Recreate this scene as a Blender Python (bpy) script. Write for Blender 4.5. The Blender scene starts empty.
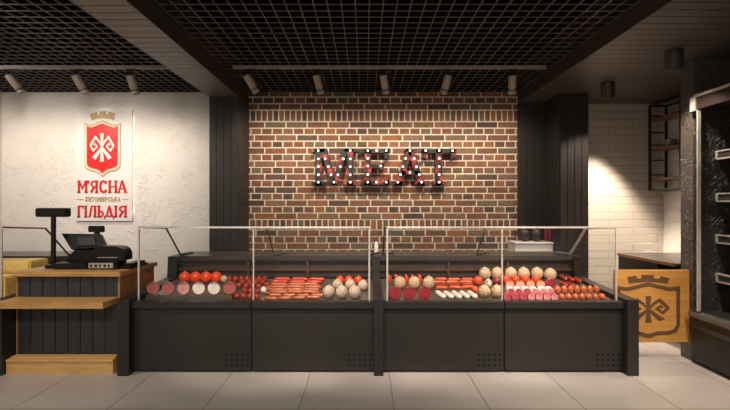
import bpy, bmesh, math, random
from mathutils import Vector, Matrix
random.seed(7)
C = bpy.context.scene.collection
F = 415.0; CX = 365.0; CY = 205.0; H = 1.35

# ------------------------------------------------------------------ camera, world, exposure
cd = bpy.data.cameras.new('camera'); cam = bpy.data.objects.new('camera', cd); C.objects.link(cam)
cam.location = (0, 0, H); cam.rotation_euler = (math.pi/2, 0, 0)
cd.sensor_width = 36.0; cd.lens = 36.0*F/730.0; cd.clip_start = 0.05
bpy.context.scene.camera = cam
W = bpy.data.worlds.new('world'); bpy.context.scene.world = W; W.use_nodes = True
bg = W.node_tree.nodes['Background']; bg.inputs[0].default_value = (1.0, 0.88, 0.78, 1); bg.inputs[1].default_value = 0.26
vs = bpy.context.scene.view_settings
vs.view_transform = 'Standard'; vs.look = 'None'; vs.gamma = 1.0; vs.use_curve_mapping = False; vs.exposure = 0.55
def add_area(name, loc, rot, sx, sy, power, col):
    l = bpy.data.lights.new(name, 'AREA'); l.shape = 'RECTANGLE'; l.size = sx; l.size_y = sy; l.energy = power; l.color = col
    o = bpy.data.objects.new(name, l); C.objects.link(o); o.location = loc; o.rotation_euler = rot
    return o
def add_spot(name, loc, target, power, angle, blend, col, size=0.03):
    l = bpy.data.lights.new(name, 'SPOT'); l.energy = power; l.spot_size = math.radians(angle); l.spot_blend = blend
    l.color = col; l.shadow_soft_size = size
    o = bpy.data.objects.new(name, l); C.objects.link(o); o.location = loc
    d = Vector(target)-Vector(loc); o.rotation_euler = d.to_track_quat('-Z', 'Y').to_euler()
    return o
WARM = (1.0, 0.85, 0.69)
# unseen fill lights added on the customers' side to brighten floor and counters
add_area('shop_fill_area', (-1.2, 0.3, 2.70), (0, 0, 0), 2.2, 0.5, 80, (1.0, 0.88, 0.76))
add_spot('shop_fill_spot', (2.45, 2.0, 2.58), (2.1, 3.0, 0), 150, 74, 0.9, (1.0, 0.84, 0.68), 0.05)
add_spot('wall_fill_spot', (-3.9, 2.4, 2.66), (-3.85, 5.2, 1.7), 88, 70, 1.0, (1.0, 0.92, 0.84), 0.22)  # this and the next: unseen wide fill added for the white wall
add_spot('wall_fill_spot', (-2.6, 2.4, 2.66), (-2.75, 5.2, 1.6), 80, 56, 1.0, (1.0, 0.92, 0.84), 0.22)
# assumed second track out of view, added to light goods in the cases
for x, e in ((-1.6, 120), (-0.8, 140), (0.0, 140), (0.8, 145), (1.7, 155)):
    add_spot('case_fill_spot', (x, 2.2, 2.66), (x, 3.75, 0.6), e, 48, 0.6, (1.0, 0.86, 0.72), 0.04)
add_spot('case_fill_spot', (-2.9, 2.2, 2.66), (-2.6, 3.4, 0.4), 75, 60, 0.8, (1.0, 0.86, 0.72), 0.04)  # unseen fill added for the cash desk and cheese case
# bare spot without a fixture, added to brighten the tile wall
add_spot('staff_fill_spot', (2.75, 4.72, 2.58), (2.95, 4.98, 0.0), 300, 62, 0.5, (1.0, 0.82, 0.64), 0.05)

# ------------------------------------------------------------------ helpers
ORG = {}
def P(px, py, Y): return ((px-CX)*Y/F, Y, H+(CY-py)*Y/F)
class MB:
    def __init__(s): s.v = []; s.f = []; s.m = []; s.sm = []
    def add(s, vs_, fs, mi=0, smooth=False):
        b = len(s.v); s.v += [tuple(v) for v in vs_]
        for f in fs: s.f.append([b+i for i in f]); s.m.append(mi); s.sm.append(smooth)
    def box(s, x0, x1, y0, y1, z0, z1, mi=0, bev=0.0):
        if bev <= 0:
            s.add([(x0,y0,z0),(x1,y0,z0),(x1,y1,z0),(x0,y1,z0),(x0,y0,z1),(x1,y0,z1),(x1,y1,z1),(x0,y1,z1)],
                  [(0,3,2,1),(4,5,6,7),(0,1,5,4),(1,2,6,5),(2,3,7,6),(3,0,4,7)], mi)
        else:
            bm = bmesh.new(); bmesh.ops.create_cube(bm, size=1.0)
            for v in bm.verts: v.co = Vector(((x0+x1)/2+v.co.x*(x1-x0), (y0+y1)/2+v.co.y*(y1-y0), (z0+z1)/2+v.co.z*(z1-z0)))
            bmesh.ops.bevel(bm, geom=bm.edges[:], offset=bev, segments=2, affect='EDGES')
            s.bm(bm, mi)
        return s
    def bm(s, bm, mi=0, smooth=False):
        bm.verts.index_update()
        s.add([v.co.copy() for v in bm.verts], [[v.index for v in f.verts] for f in bm.faces], mi, smooth); bm.free()
    def prism(s, poly, y0, y1, mi=0, axis='Y'):
        n = len(poly)
        if axis == 'Y': A = [(a, y0, b) for a, b in poly]; B = [(a, y1, b) for a, b in poly]
        elif axis == 'X': A = [(y0, a, b) for a, b in poly]; B = [(y1, a, b) for a, b in poly]
        else: A = [(a, b, y0) for a, b in poly]; B = [(a, b, y1) for a, b in poly]
        s.add(A+B, [list(range(n)), list(range(2*n-1, n-1, -1))]+[(i, (i+1) % n, n+(i+1) % n, n+i) for i in range(n)], mi)
        return s
    def tube(s, pts, rad, seg=10, mi=0, cap=True, smooth=True):
        pts = [Vector(p) for p in pts]; n = len(pts)
        if not hasattr(rad, '__len__'): rad = [rad]*n
        rings = []; up = None
        for i in range(n):
            t = (pts[min(i+1, n-1)]-pts[max(i-1, 0)]).normalized()
            if up is None: up = t.orthogonal().normalized()
            else: up = (up-t*up.dot(t)).normalized()
            w = t.cross(up)
            rings.append([pts[i]+(up*math.cos(2*math.pi*k/seg)+w*math.sin(2*math.pi*k/seg))*rad[i] for k in range(seg)])
        V = [v for r in rings for v in r]; Fc = []
        for i in range(n-1):
            for k in range(seg):
                Fc.append((i*seg+k, i*seg+(k+1) % seg, (i+1)*seg+(k+1) % seg, (i+1)*seg+k))
        s.add(V, Fc, mi, smooth)
        if cap: s.add(V[:seg], [list(range(seg))[::-1]], mi); s.add(V[-seg:], [list(range(seg))], mi)
        return s
    def ball(s, c, rx, ry, rz, mi=0, seg=20, rot=None, squash=None):
        bm = bmesh.new(); bmesh.ops.create_uvsphere(bm, u_segments=seg, v_segments=max(8, seg*2//3), radius=1.0)
        for v in bm.verts:
            q = Vector((v.co.x*rx, v.co.y*ry, v.co.z*rz))
            if rot: q.rotate(rot)
            v.co = q+Vector(c)
        s.bm(bm, mi, True); return s
    def build(s, name, mats, parent=None, origin=None, kind=None):
        me = bpy.data.meshes.new(name)
        if parent is not None: org = ORG[parent.name]
        elif origin is not None: org = Vector(origin)
        else:
            xs = [v[0] for v in s.v]; ys = [v[1] for v in s.v]; zs = [v[2] for v in s.v]
            org = Vector(((min(xs)+max(xs))/2, (min(ys)+max(ys))/2, min(zs)))
        me.from_pydata([(v[0]-org.x, v[1]-org.y, v[2]-org.z) for v in s.v], [], s.f)
        for i, p in enumerate(me.polygons): p.material_index = s.m[i]; p.use_smooth = s.sm[i]
        bm = bmesh.new(); bm.from_mesh(me); bmesh.ops.recalc_face_normals(bm, faces=bm.faces[:]); bm.to_mesh(me); bm.free()
        for m in (mats if isinstance(mats, (list, tuple)) else [mats]): me.materials.append(m)
        o = bpy.data.objects.new(name, me); C.objects.link(o)
        if parent is not None: o.parent = parent
        else: o.location = org
        ORG[o.name] = org
        if kind: o['kind'] = kind
        return o
def thing(name, loc, label, cat, group=None):
    o = bpy.data.objects.new(name, None); o.empty_display_size = 0.1; C.objects.link(o); o.location = loc; ORG[o.name] = Vector(loc)
    return tag(o, label, cat, group)
def tag(o, label, cat, group=None):
    o['label'] = label; o['category'] = cat
    if group: o['group'] = group
    return o
def stroke(mb, pts, w, y0, y1, mi=0):
    """a stroke of width w through 2-D points (x,z), mitred"""
    n = len(pts); L = []; R = []
    for i in range(n):
        a = Vector(pts[max(i-1, 0)]); b = Vector(pts[i]); c = Vector(pts[min(i+1, n-1)])
        d1 = (b-a) if i > 0 else (c-b); d2 = (c-b) if i < n-1 else (b-a)
        d1.normalize(); d2.normalize(); n1 = Vector((-d1.y, d1.x)); n2 = Vector((-d2.y, d2.x)); m = (n1+n2)
        m = m.normalized() if m.length > 1e-4 else n1
        k = min(1.8, 1/max(0.3, m.dot(n1))); ww = w[i] if hasattr(w, '__len__') else w
        L.append(b+m*ww/2*k); R.append(b-m*ww/2*k)
    mb.k = getattr(mb, 'k', 0)
    for i in range(n-1): mb.k += 1; mb.prism([tuple(L[i]), tuple(L[i+1]), tuple(R[i+1]), tuple(R[i])], y0-.00025*mb.k, y1, mi)

# ------------------------------------------------------------------ materials
def nm(name):
    m = bpy.data.materials.new(name); m.use_nodes = True
    return m, m.node_tree, m.node_tree.nodes['Principled BSDF']
def rgb(c): return (c[0], c[1], c[2], 1)
def mat(name, col, rough=0.5, metal=0.0, col2=None, scale=8.0, bump=0.0, bscale=None, stretch=(1, 1, 1), spec=0.5, coat=0.0, detail=4, sss=0.0, lo=0.35, hi=0.65):
    m, nt, b = nm(name); N = nt.nodes; L = nt.links
    b.inputs['Base Color'].default_value = rgb(col); b.inputs['Roughness'].default_value = rough; b.inputs['Metallic'].default_value = metal
    b.inputs['Specular IOR Level'].default_value = spec; b.inputs['Coat Weight'].default_value = coat; b.inputs['Coat Roughness'].default_value = 0.15
    if sss: b.inputs['Subsurface Weight'].default_value = sss; b.inputs['Subsurface Scale'].default_value = 0.01
    tc = N.new('ShaderNodeTexCoord'); mp = N.new('ShaderNodeMapping'); mp.inputs['Scale'].default_value = stretch
    L.new(tc.outputs['Object'], mp.inputs[0])
    nz = N.new('ShaderNodeTexNoise'); nz.inputs['Scale'].default_value = scale; nz.inputs['Detail'].default_value = detail; L.new(mp.outputs[0], nz.inputs[0])
    cr = N.new('ShaderNodeValToRGB'); cr.color_ramp.elements[0].position = lo; cr.color_ramp.elements[1].position = hi
    c2 = col2 if col2 else tuple(x*0.85 for x in col)
    cr.color_ramp.elements[0].color = rgb(c2); cr.color_ramp.elements[1].color = rgb(col)
    L.new(nz.outputs[0], cr.inputs[0]); L.new(cr.outputs[0], b.inputs['Base Color'])
    if bump:
        n2 = N.new('ShaderNodeTexNoise'); n2.inputs['Scale'].default_value = bscale or scale; n2.inputs['Detail'].default_value = 6; L.new(mp.outputs[0], n2.inputs[0])
        bp = N.new('ShaderNodeBump'); bp.inputs['Strength'].default_value = 1.0; bp.inputs['Distance'].default_value = bump
        L.new(n2.outputs[0], bp.inputs['Height']); L.new(bp.outputs[0], b.inputs['Normal'])
    return m
def emit(name, col, s):
    m, nt, b = nm(name); b.inputs['Base Color'].default_value = rgb(col); b.inputs['Emission Color'].default_value = rgb(col); b.inputs['Emission Strength'].default_value = s
    return m
def plaster(name, col, col2, rough, dist, scale):
    m, nt, b = nm(name); N = nt.nodes; L = nt.links
    b.inputs['Roughness'].default_value = rough
    tc = N.new('ShaderNodeTexCoord')
    n0 = N.new('ShaderNodeTexNoise'); n0.inputs['Scale'].default_value = scale*0.9; n0.inputs['Detail'].default_value = 3; n0.inputs['Distortion'].default_value = 1.6; L.new(tc.outputs['Object'], n0.inputs[0])
    r0 = N.new('ShaderNodeValToRGB'); r0.color_ramp.elements[0].position = 0.47; r0.color_ramp.elements[1].position = 0.53; L.new(n0.outputs[0], r0.inputs[0])
    n1 = N.new('ShaderNodeTexNoise'); n1.inputs['Scale'].default_value = scale*3.2; n1.inputs['Detail'].default_value = 5; n1.inputs['Distortion'].default_value = 2.5; L.new(tc.outputs['Object'], n1.inputs[0])
    r1 = N.new('ShaderNodeValToRGB'); r1.color_ramp.elements[0].position = 0.5; r1.color_ramp.elements[1].position = 0.62; L.new(n1.outputs[0], r1.inputs[0])
    ml = N.new('ShaderNodeMath'); ml.operation = 'MULTIPLY'; L.new(r0.outputs[0], ml.inputs[0]); L.new(r1.outputs[0], ml.inputs[1])
    ad = N.new('ShaderNodeMath'); ad.operation = 'MULTIPLY_ADD'; L.new(n1.outputs[0], ad.inputs[0]); ad.inputs[1].default_value = 0.35; L.new(ml.outputs[0], ad.inputs[2])
    bp = N.new('ShaderNodeBump'); bp.inputs['Strength'].default_value = 1.0; bp.inputs['Distance'].default_value = dist
    L.new(ad.outputs[0], bp.inputs['Height']); L.new(bp.outputs[0], b.inputs['Normal'])
    cr = N.new('ShaderNodeValToRGB'); cr.color_ramp.elements[0].color = rgb(col2); cr.color_ramp.elements[1].color = rgb(col)
    n3 = N.new('ShaderNodeTexNoise'); n3.inputs['Scale'].default_value = 1.2; L.new(tc.outputs['Object'], n3.inputs[0]); L.new(n3.outputs[0], cr.inputs[0]); L.new(cr.outputs[0], b.inputs['Base Color'])
    return m
def wood(name, c1, c2, axis='X', rough=0.45, scale=1.0, knots=True):
    m, nt, b = nm(name); N = nt.nodes; L = nt.links
    b.inputs['Roughness'].default_value = rough
    tc = N.new('ShaderNodeTexCoord'); mp = N.new('ShaderNodeMapping')
    st = {'X': (1.2, 9, 9), 'Y': (9, 1.2, 9), 'Z': (9, 9, 1.2)}[axis]; mp.inputs['Scale'].default_value = tuple(s*scale for s in st)
    L.new(tc.outputs['Object'], mp.inputs[0])
    nz = N.new('ShaderNodeTexNoise'); nz.inputs['Scale'].default_value = 2.2; nz.inputs['Detail'].default_value = 7; nz.inputs['Distortion'].default_value = 1.2; L.new(mp.outputs[0], nz.inputs[0])
    cr = N.new('ShaderNodeValToRGB'); e = cr.color_ramp.elements; e[0].position = 0.3; e[1].position = 0.68; e[0].color = rgb(c2); e[1].color = rgb(c1); L.new(nz.outputs[0], cr.inputs[0])
    out = cr.outputs[0]
    if knots:
        vo = N.new('ShaderNodeTexVoronoi'); vo.inputs['Scale'].default_value = 0.9; L.new(mp.outputs[0], vo.inputs[0])
        kr = N.new('ShaderNodeValToRGB'); k = kr.color_ramp.elements; k[0].position = 0.03; k[1].position = 0.1; k[0].color = (.3, .2, .12, 1); k[1].color = (1, 1, 1, 1); L.new(vo.outputs['Distance'], kr.inputs[0])
        mx = N.new('ShaderNodeMixRGB'); mx.blend_type = 'MULTIPLY'; mx.inputs[0].default_value = 1; L.new(out, mx.inputs[1]); L.new(kr.outputs[0], mx.inputs[2]); out = mx.outputs[0]
    L.new(out, b.inputs['Base Color'])
    bp = N.new('ShaderNodeBump'); bp.inputs['Distance'].default_value = 0.001; L.new(nz.outputs[0], bp.inputs['Height']); L.new(bp.outputs[0], b.inputs['Normal'])
    return m
def glass_mat(name, tint=(0.985, 0.99, 0.985)):
    m = bpy.data.materials.new(name); m.use_nodes = True; nt = m.node_tree; N = nt.nodes; L = nt.links; N.clear()
    out = N.new('ShaderNodeOutputMaterial'); tr = N.new('ShaderNodeBsdfTransparent'); tr.inputs[0].default_value = rgb(tint)
    gl = N.new('ShaderNodeBsdfGlossy'); gl.inputs['Roughness'].default_value = 0.02; gl.inputs[0].default_value = (1, 1, 1, 1)
    lw = N.new('ShaderNodeLayerWeight'); lw.inputs[0].default_value = 0.5; pw = N.new('ShaderNodeMath'); pw.operation = 'POWER'; pw.inputs[1].default_value = 4.0
    fr = N.new('ShaderNodeMath'); fr.operation = 'MULTIPLY_ADD'; fr.inputs[1].default_value = 0.35; fr.inputs[2].default_value = 0.010; mx = N.new('ShaderNodeMixShader')
    L.new(lw.outputs['Facing'], pw.inputs[0]); L.new(pw.outputs[0], fr.inputs[0])
    L.new(fr.outputs[0], mx.inputs[0]); L.new(tr.outputs[0], mx.inputs[1]); L.new(gl.outputs[0], mx.inputs[2]); L.new(mx.outputs[0], out.inputs[0])
    return m
M = {}
M['white_plaster'] = plaster('white plaster', (0.82, 0.78, 0.73), (0.74, 0.70, 0.65), 0.75, 0.005, 2.6)
M['black_plaster'] = plaster('black plaster', (0.035, 0.031, 0.03), (0.022, 0.02, 0.019), 0.45, 0.014, 4.5)
M['dark_plaster'] = plaster('dark plaster', (0.12, 0.10, 0.087), (0.08, 0.068, 0.06), 0.42, 0.012, 4.5)
M['mortar'] = mat('cream mortar', (0.86, 0.78, 0.62), 0.9, col2=(0.74, 0.65, 0.50), scale=12, bump=0.003, bscale=60)
M['case_dark'] = mat('charcoal case metal', (0.020, 0.017, 0.0155), 0.42, col2=(0.018, 0.0155, 0.014), scale=3)
M['case_black'] = mat('black case metal', (0.018, 0.016, 0.015), 0.45, scale=3)
M['deck'] = mat('steel deck', (0.20, 0.17, 0.14), 0.35, metal=0.6, scale=6)
M['vent'] = mat('vent black', (0.015, 0.013, 0.012), 0.6, spec=.2)
M['steel'] = mat('brushed steel', (0.78, 0.73, 0.67), 0.32, metal=0.5, scale=20)
M['bronze'] = mat('bronze bar', (0.24, 0.15, 0.10), 0.3, metal=0.8, scale=20)
M['worktop'] = mat('grey brown worktop', (0.055, 0.046, 0.041), 0.3, scale=5)
M['plank_dark'] = wood('dark painted boards', (0.037, 0.041, 0.048), (0.024, 0.027, 0.032), 'Z', 0.5, knots=False)
M['plank_brown'] = wood('dark brown boards', (0.036, 0.030, 0.027), (0.026, 0.022, 0.020), 'Z', 0.45, knots=False)
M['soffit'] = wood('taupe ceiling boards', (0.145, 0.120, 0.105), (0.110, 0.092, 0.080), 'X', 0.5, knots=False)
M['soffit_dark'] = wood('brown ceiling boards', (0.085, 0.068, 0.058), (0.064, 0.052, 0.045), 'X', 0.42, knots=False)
M['beam_side'] = mat('brown beam side', (0.05, 0.038, 0.032), 0.5, scale=4)
M['oak'] = wood('oak', (0.56, 0.33, 0.12), (0.38, 0.20, 0.065), 'X', 0.45)
M['oak_end'] = wood('oak side', (0.40, 0.21, 0.075), (0.27, 0.13, 0.045), 'Z', 0.5)
M['oak_light'] = wood('light oak', (0.66, 0.42, 0.17), (0.50, 0.29, 0.10), 'X', 0.5)
M['gate_oak'] = wood('orange oak', (0.56, 0.29, 0.075), (0.42, 0.19, 0.042), 'X', 0.45)
M['walnut'] = wood('walnut', (0.22, 0.11, 0.055), (0.14, 0.065, 0.03), 'Y', 0.4, knots=False)
M['burnt'] = mat('burnt brown inlay', (0.11, 0.055, 0.022), 0.6, scale=9)
M['black_plastic'] = mat('black plastic', (0.008, 0.008, 0.009), 0.4, scale=9, spec=0.3)
M['black_metal'] = mat('black metal', (0.014, 0.013, 0.012), 0.45, scale=9)
M['grid'] = mat('brown ceiling grid', (0.13, 0.102, 0.083), 0.45, scale=4)
M['plenum'] = mat('black ceiling void', (0.005, 0.005, 0.005), 1.0, scale=4, spec=0.0)
M['lamp_grey'] = mat('champagne lamp metal', (0.42, 0.35, 0.29), 0.38, metal=0.25, scale=9)
M['track'] = mat('grey track', (0.40, 0.34, 0.29), 0.45, scale=9)
M['lens'] = emit('lamp lens', (1.0, 0.88, 0.70), 4.0)
M['bulb'] = emit('bulb white', (1.0, 0.98, 0.95), 1.3)
M['panel_white'] = mat('sign white', (0.80, 0.77, 0.74), 0.4, col2=(0.78, 0.75, 0.72), scale=2)
M['red'] = mat('sign red', (0.72, 0.012, 0.014), 0.35, scale=3)
M['gold'] = mat('sign gold', (0.52, 0.38, 0.16), 0.4, scale=3)
M['white'] = mat('white paint', (0.82, 0.79, 0.75), 0.4, scale=3)
M['led'] = emit('led halo', (1.0, 0.92, 0.80), 2.0)
M['glass'] = glass_mat('clear glass')
M['tray'] = mat('white board', (0.78, 0.74, 0.68), 0.35, scale=3)
M['cheese'] = mat('yellow cheese', (0.96, 0.74, 0.27), 0.45, col2=(0.92, 0.62, 0.16), scale=14, bump=0.004, bscale=30)
M['soffit_lamp'] = mat('dark lamp', (0.035, 0.028, 0.025), 0.35, scale=5)
# food
M['salami'] = mat('salami cut', (0.42, 0.07, 0.075), 0.4, col2=(0.52, 0.16, 0.15), scale=70, coat=.14)
M['salami_case'] = mat('salami casing', (0.42, 0.27, 0.20), 0.5, col2=(0.26, 0.10, 0.08), scale=40, bump=.002)
M['cut_glare'] = mat('white glare cut', (0.95, 0.91, 0.86), 0.3, col2=(0.80, 0.68, 0.62), scale=20, coat=.14)  # reflection of the white wall painted into the cut face
M['cut_glare_pink'] = mat('pale pink glare cut', (0.72, 0.42, 0.38), 0.4, col2=(0.55, 0.18, 0.17), scale=14, coat=.14)  # cut face with the wall's pale reflection mixed into its colour
M['orange'] = mat('orange casing', (0.82, 0.065, 0.006), 0.35, col2=(0.70, 0.055, 0.01), scale=10, coat=.14)
M['redsaus'] = mat('red casing', (0.38, 0.035, 0.016), 0.3, col2=(0.30, 0.03, 0.015), scale=14, coat=.14)
M['scarlet'] = mat('scarlet sausage', (0.58, 0.05, 0.02), 0.35, col2=(0.44, 0.03, 0.015), scale=18, coat=.14)
M['tan'] = mat('pink tan sausage', (0.54, 0.16, 0.07), 0.4, col2=(0.32, 0.065, 0.03), scale=25, coat=.14)
M['orangesaus'] = mat('orange red sausage', (0.62, 0.10, 0.03), 0.35, col2=(0.44, 0.05, 0.018), scale=20, coat=.14)
M['peach'] = mat('brown orange casing', (0.56, 0.15, 0.06), 0.35, col2=(0.42, 0.09, 0.035), scale=14, coat=.14)
M['maroon'] = mat('dark red cut', (0.24, 0.012, 0.025), 0.35, col2=(0.34, 0.03, 0.045), scale=60, coat=.14)
M['pinkcase'] = mat('pink casing', (0.50, 0.09, 0.11), 0.4, col2=(0.34, 0.035, 0.05), scale=25, coat=.14)
M['pinkcut'] = mat('light pink cut', (0.80, 0.38, 0.26), 0.4, col2=(0.76, 0.34, 0.22), scale=30, coat=.2)
M['marble_dark'] = mat('marbled dark pink cut', (0.50, 0.12, 0.15), 0.4, col2=(0.36, 0.02, 0.05), scale=60, coat=.14)
M['marble_light'] = mat('marbled light pink cut', (0.76, 0.38, 0.36), 0.4, col2=(0.50, 0.09, 0.12), scale=60, coat=.14)
M['whitesaus'] = mat('white sausage', (0.78, 0.70, 0.62), 0.35, col2=(0.68, 0.58, 0.50), scale=14, coat=.14)
M['ham'] = mat('dark smoked ham', (0.045, 0.024, 0.018), 0.5, col2=(0.03, 0.015, 0.012), scale=14)
M['garlic'] = mat('white rind', (0.78, 0.72, 0.66), 0.5, scale=14)
def netted(name, c1, c2):
    m, nt, b = nm(name); N = nt.nodes; L = nt.links; b.inputs['Roughness'].default_value = 0.5
    tc = N.new('ShaderNodeTexCoord'); wv = N.new('ShaderNodeTexWave'); wv.inputs['Scale'].default_value = 22; wv.inputs['Distortion'].default_value = 9; wv.inputs['Detail'].default_value = 3
    wv.bands_direction = 'X'; wv.inputs['Detail Scale'].default_value = 1.6; L.new(tc.outputs['Object'], wv.inputs[0])
    cr = N.new('ShaderNodeValToRGB'); cr.color_ramp.elements[0].position = .1; cr.color_ramp.elements[1].position = .75; cr.color_ramp.elements[0].color = rgb(c2); cr.color_ramp.elements[1].color = rgb(c1)
    L.new(wv.outputs[1], cr.inputs[0]); L.new(cr.outputs[0], b.inputs['Base Color'])
    bp = N.new('ShaderNodeBump'); bp.inputs['Distance'].default_value = .002; L.new(wv.outputs[1], bp.inputs['Height']); L.new(bp.outputs[0], b.inputs['Normal'])
    return m
M['net'] = netted('netted cream casing', (0.70, 0.50, 0.33), (0.42, 0.24, 0.14))
M['net_grey'] = netted('netted white casing', (0.64, 0.50, 0.40), (0.38, 0.26, 0.19))

def brick_mat():
    m, nt, b = nm('brick'); N = nt.nodes; L = nt.links; b.inputs['Roughness'].default_value = 0.8
    at = N.new('ShaderNodeAttribute'); at.attribute_name = 'tone'
    cr = N.new('ShaderNodeValToRGB'); cr.color_ramp.interpolation = 'LINEAR'
    cols = [(0.0, (.09, .055, .05)), (.15, (.13, .075, .055)), (.3, (.24, .095, .05)), (.5, (.20, .09, .062)), (.65, (.29, .14, .08)), (.78, (.17, .13, .085)), (.9, (.32, .125, .05)), (1.0, (.13, .12, .09))]
    e = cr.color_ramp.elements
    e[0].position = 0; e[0].color = rgb(cols[0][1]); e[1].position = 1; e[1].color = rgb(cols[-1][1])
    for p, c in cols[1:-1]: q = e.new(p); q.color = rgb(c)
    L.new(at.outputs['Fac'], cr.inputs[0])
    tc = N.new('ShaderNodeTexCoord'); nz = N.new('ShaderNodeTexNoise'); nz.inputs['Scale'].default_value = 30; nz.inputs['Detail'].default_value = 5; L.new(tc.outputs['Object'], nz.inputs[0])
    c2 = N.new('ShaderNodeValToRGB'); c2.color_ramp.elements[0].color = (.7, .7, .7, 1); c2.color_ramp.elements[1].color = (1.15, 1.12, 1.1, 1); c2.color_ramp.elements[0].position = .3; c2.color_ramp.elements[1].position = .7
    L.new(nz.outputs[0], c2.inputs[0])
    mx = N.new('ShaderNodeMixRGB'); mx.blend_type = 'MULTIPLY'; mx.inputs[0].default_value = 1; L.new(cr.outputs[0], mx.inputs[1]); L.new(c2.outputs[0], mx.inputs[2]); L.new(mx.outputs[0], b.inputs['Base Color'])
    bp = N.new('ShaderNodeBump'); bp.inputs['Distance'].default_value = .004; L.new(nz.outputs[0], bp.inputs['Height']); L.new(bp.outputs[0], b.inputs['Normal'])
    return m
M['brick'] = brick_mat()
def tile_mat(name, sx, sy, ox, oy, cA, cB, grout, mortar, rough, axes='XY', offset=0.0, bumpd=0.0015, noise=0.1):
    m, nt, b = nm(name); N = nt.nodes; L = nt.links; b.inputs['Roughness'].default_value = rough
    g = N.new('ShaderNodeNewGeometry'); sp = N.new('ShaderNodeSeparateXYZ'); L.new(g.outputs['Position'], sp.inputs[0])
    cb = N.new('ShaderNodeCombineXYZ')
    for k, ax, off in ((0, axes[0], ox), (1, axes[1], oy)):
        a = N.new('ShaderNodeMath'); a.operation = 'SUBTRACT'; a.inputs[1].default_value = off-100*(sx if k == 0 else sy); L.new(sp.outputs[ax], a.inputs[0]); L.new(a.outputs[0], cb.inputs[k])
    br = N.new('ShaderNodeTexBrick'); br.offset = offset; br.squash = 1
    br.inputs['Scale'].default_value = 1; br.inputs['Brick Width'].default_value = sx; br.inputs['Row Height'].default_value = sy; br.inputs['Mortar Size'].default_value = mortar; br.inputs['Mortar Smooth'].default_value = 0.1
    br.inputs['Color1'].default_value = rgb(cA); br.inputs['Color2'].default_value = rgb(cB); br.inputs['Mortar'].default_value = rgb(grout)
    L.new(cb.outputs[0], br.inputs[0])
    nz = N.new('ShaderNodeTexNoise'); nz.inputs['Scale'].default_value = 1.7; nz.inputs['Detail'].default_value = 5; nz.inputs['Distortion'].default_value = .6; L.new(g.outputs['Position'], nz.inputs[0])
    c2 = N.new('ShaderNodeValToRGB'); c2.color_ramp.elements[0].color = (1-noise, 1-noise, 1-noise, 1); c2.color_ramp.elements[1].color = (1, 1, 1, 1); c2.color_ramp.elements[0].position = .35; c2.color_ramp.elements[1].position = .65
    L.new(nz.outputs[0], c2.inputs[0])
    mx = N.new('ShaderNodeMixRGB'); mx.blend_type = 'MULTIPLY'; mx.inputs[0].default_value = 1; L.new(br.outputs[0], mx.inputs[1]); L.new(c2.outputs[0], mx.inputs[2]); L.new(mx.outputs[0], b.inputs['Base Color'])
    bp = N.new('ShaderNodeBump'); bp.inputs['Distance'].default_value = bumpd; bp.invert = True; L.new(br.outputs['Fac'], bp.inputs['Height']); L.new(bp.outputs[0], b.inputs['Normal'])
    return m
M['floor'] = tile_mat('floor tiles', 0.6315, 0.933, 0.193, 2.753, (0.43, 0.395, 0.365), (0.41, 0.375, 0.345), (0.22, 0.18, 0.15), 0.004, 0.28)
M['wall_tile'] = tile_mat('long white wall tiles', 0.60, 0.097, 3.06, 0.0, (0.62, 0.56, 0.50), (0.58, 0.53, 0.47), (0.36, 0.31, 0.27), 0.0035, 0.22, axes='XZ', offset=0.5, noise=.05)

# ------------------------------------------------------------------ structure
ZC = 2.76; ZB = 2.60; ZR = 2.62; YW = 5.20
XL0, XL1, XR = -1.80, -1.46, 1.91      # left beam, right soffit edge
LW = -4.55; RW = 3.74; YF = -1.2
MB().box(LW-.1, RW+.1, YF, YW+.1, -0.1, 0.0).build('floor', M['floor'], kind='structure')
MB().box(LW, XL0, YW, YW+.1, 0, ZC+.012).build('wall_back_left', M['white_plaster'], kind='structure')
MB().box(LW-.1, LW, YF, YW+.1, 0, ZC+.012).build('wall_left', M['white_plaster'], kind='structure')
MB().box(RW, RW+.1, YF, YW+.1, 0, 3.05).build('wall_right', M['white_plaster'], kind='structure')
MB().box(XR, RW, YW, YW+.1, 0, 3.05).build('wall_back_right', M['wall_tile'], kind='structure')
MB().box(LW-.1, RW+.1, YF, YW+.1, 3.05, 3.15).box(LW-.1, LW, YF, YW, ZC+.013, 3.05).box(LW-.1, XR, YW-.01, YW+.1, ZC+.013, 3.05).build('ceiling', M['plenum'], kind='structure')
# brick wall
b = MB(); b.box(XL0, XR, YW+.0, YW+.1, 0, ZC+.012, 1)
ph = 0.0815; mor = 0.017; bx0, bx1 = XL1-.03, XR
tones = []
def brow(z0, z1, pitch, off):
    x = bx0-off
    while x < bx1:
        a = max(x+mor/2, bx0); c = min(x+pitch-mor/2, bx1)
        if c-a > 0.012:
            n = len(b.v); j = random.uniform(-.0015, .0015)
            b.box(a, c, YW-.006+j, YW+.01, z0+mor/2, z1-mor/2, 0); t = random.random(); tones.extend([t]*(len(b.v)-n))
        x += pitch
def yz(y): return H+(CY-y)*YW/F
tones.extend([0]*8)
z = yz(121.7); SP = .2650
rows = []
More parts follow.
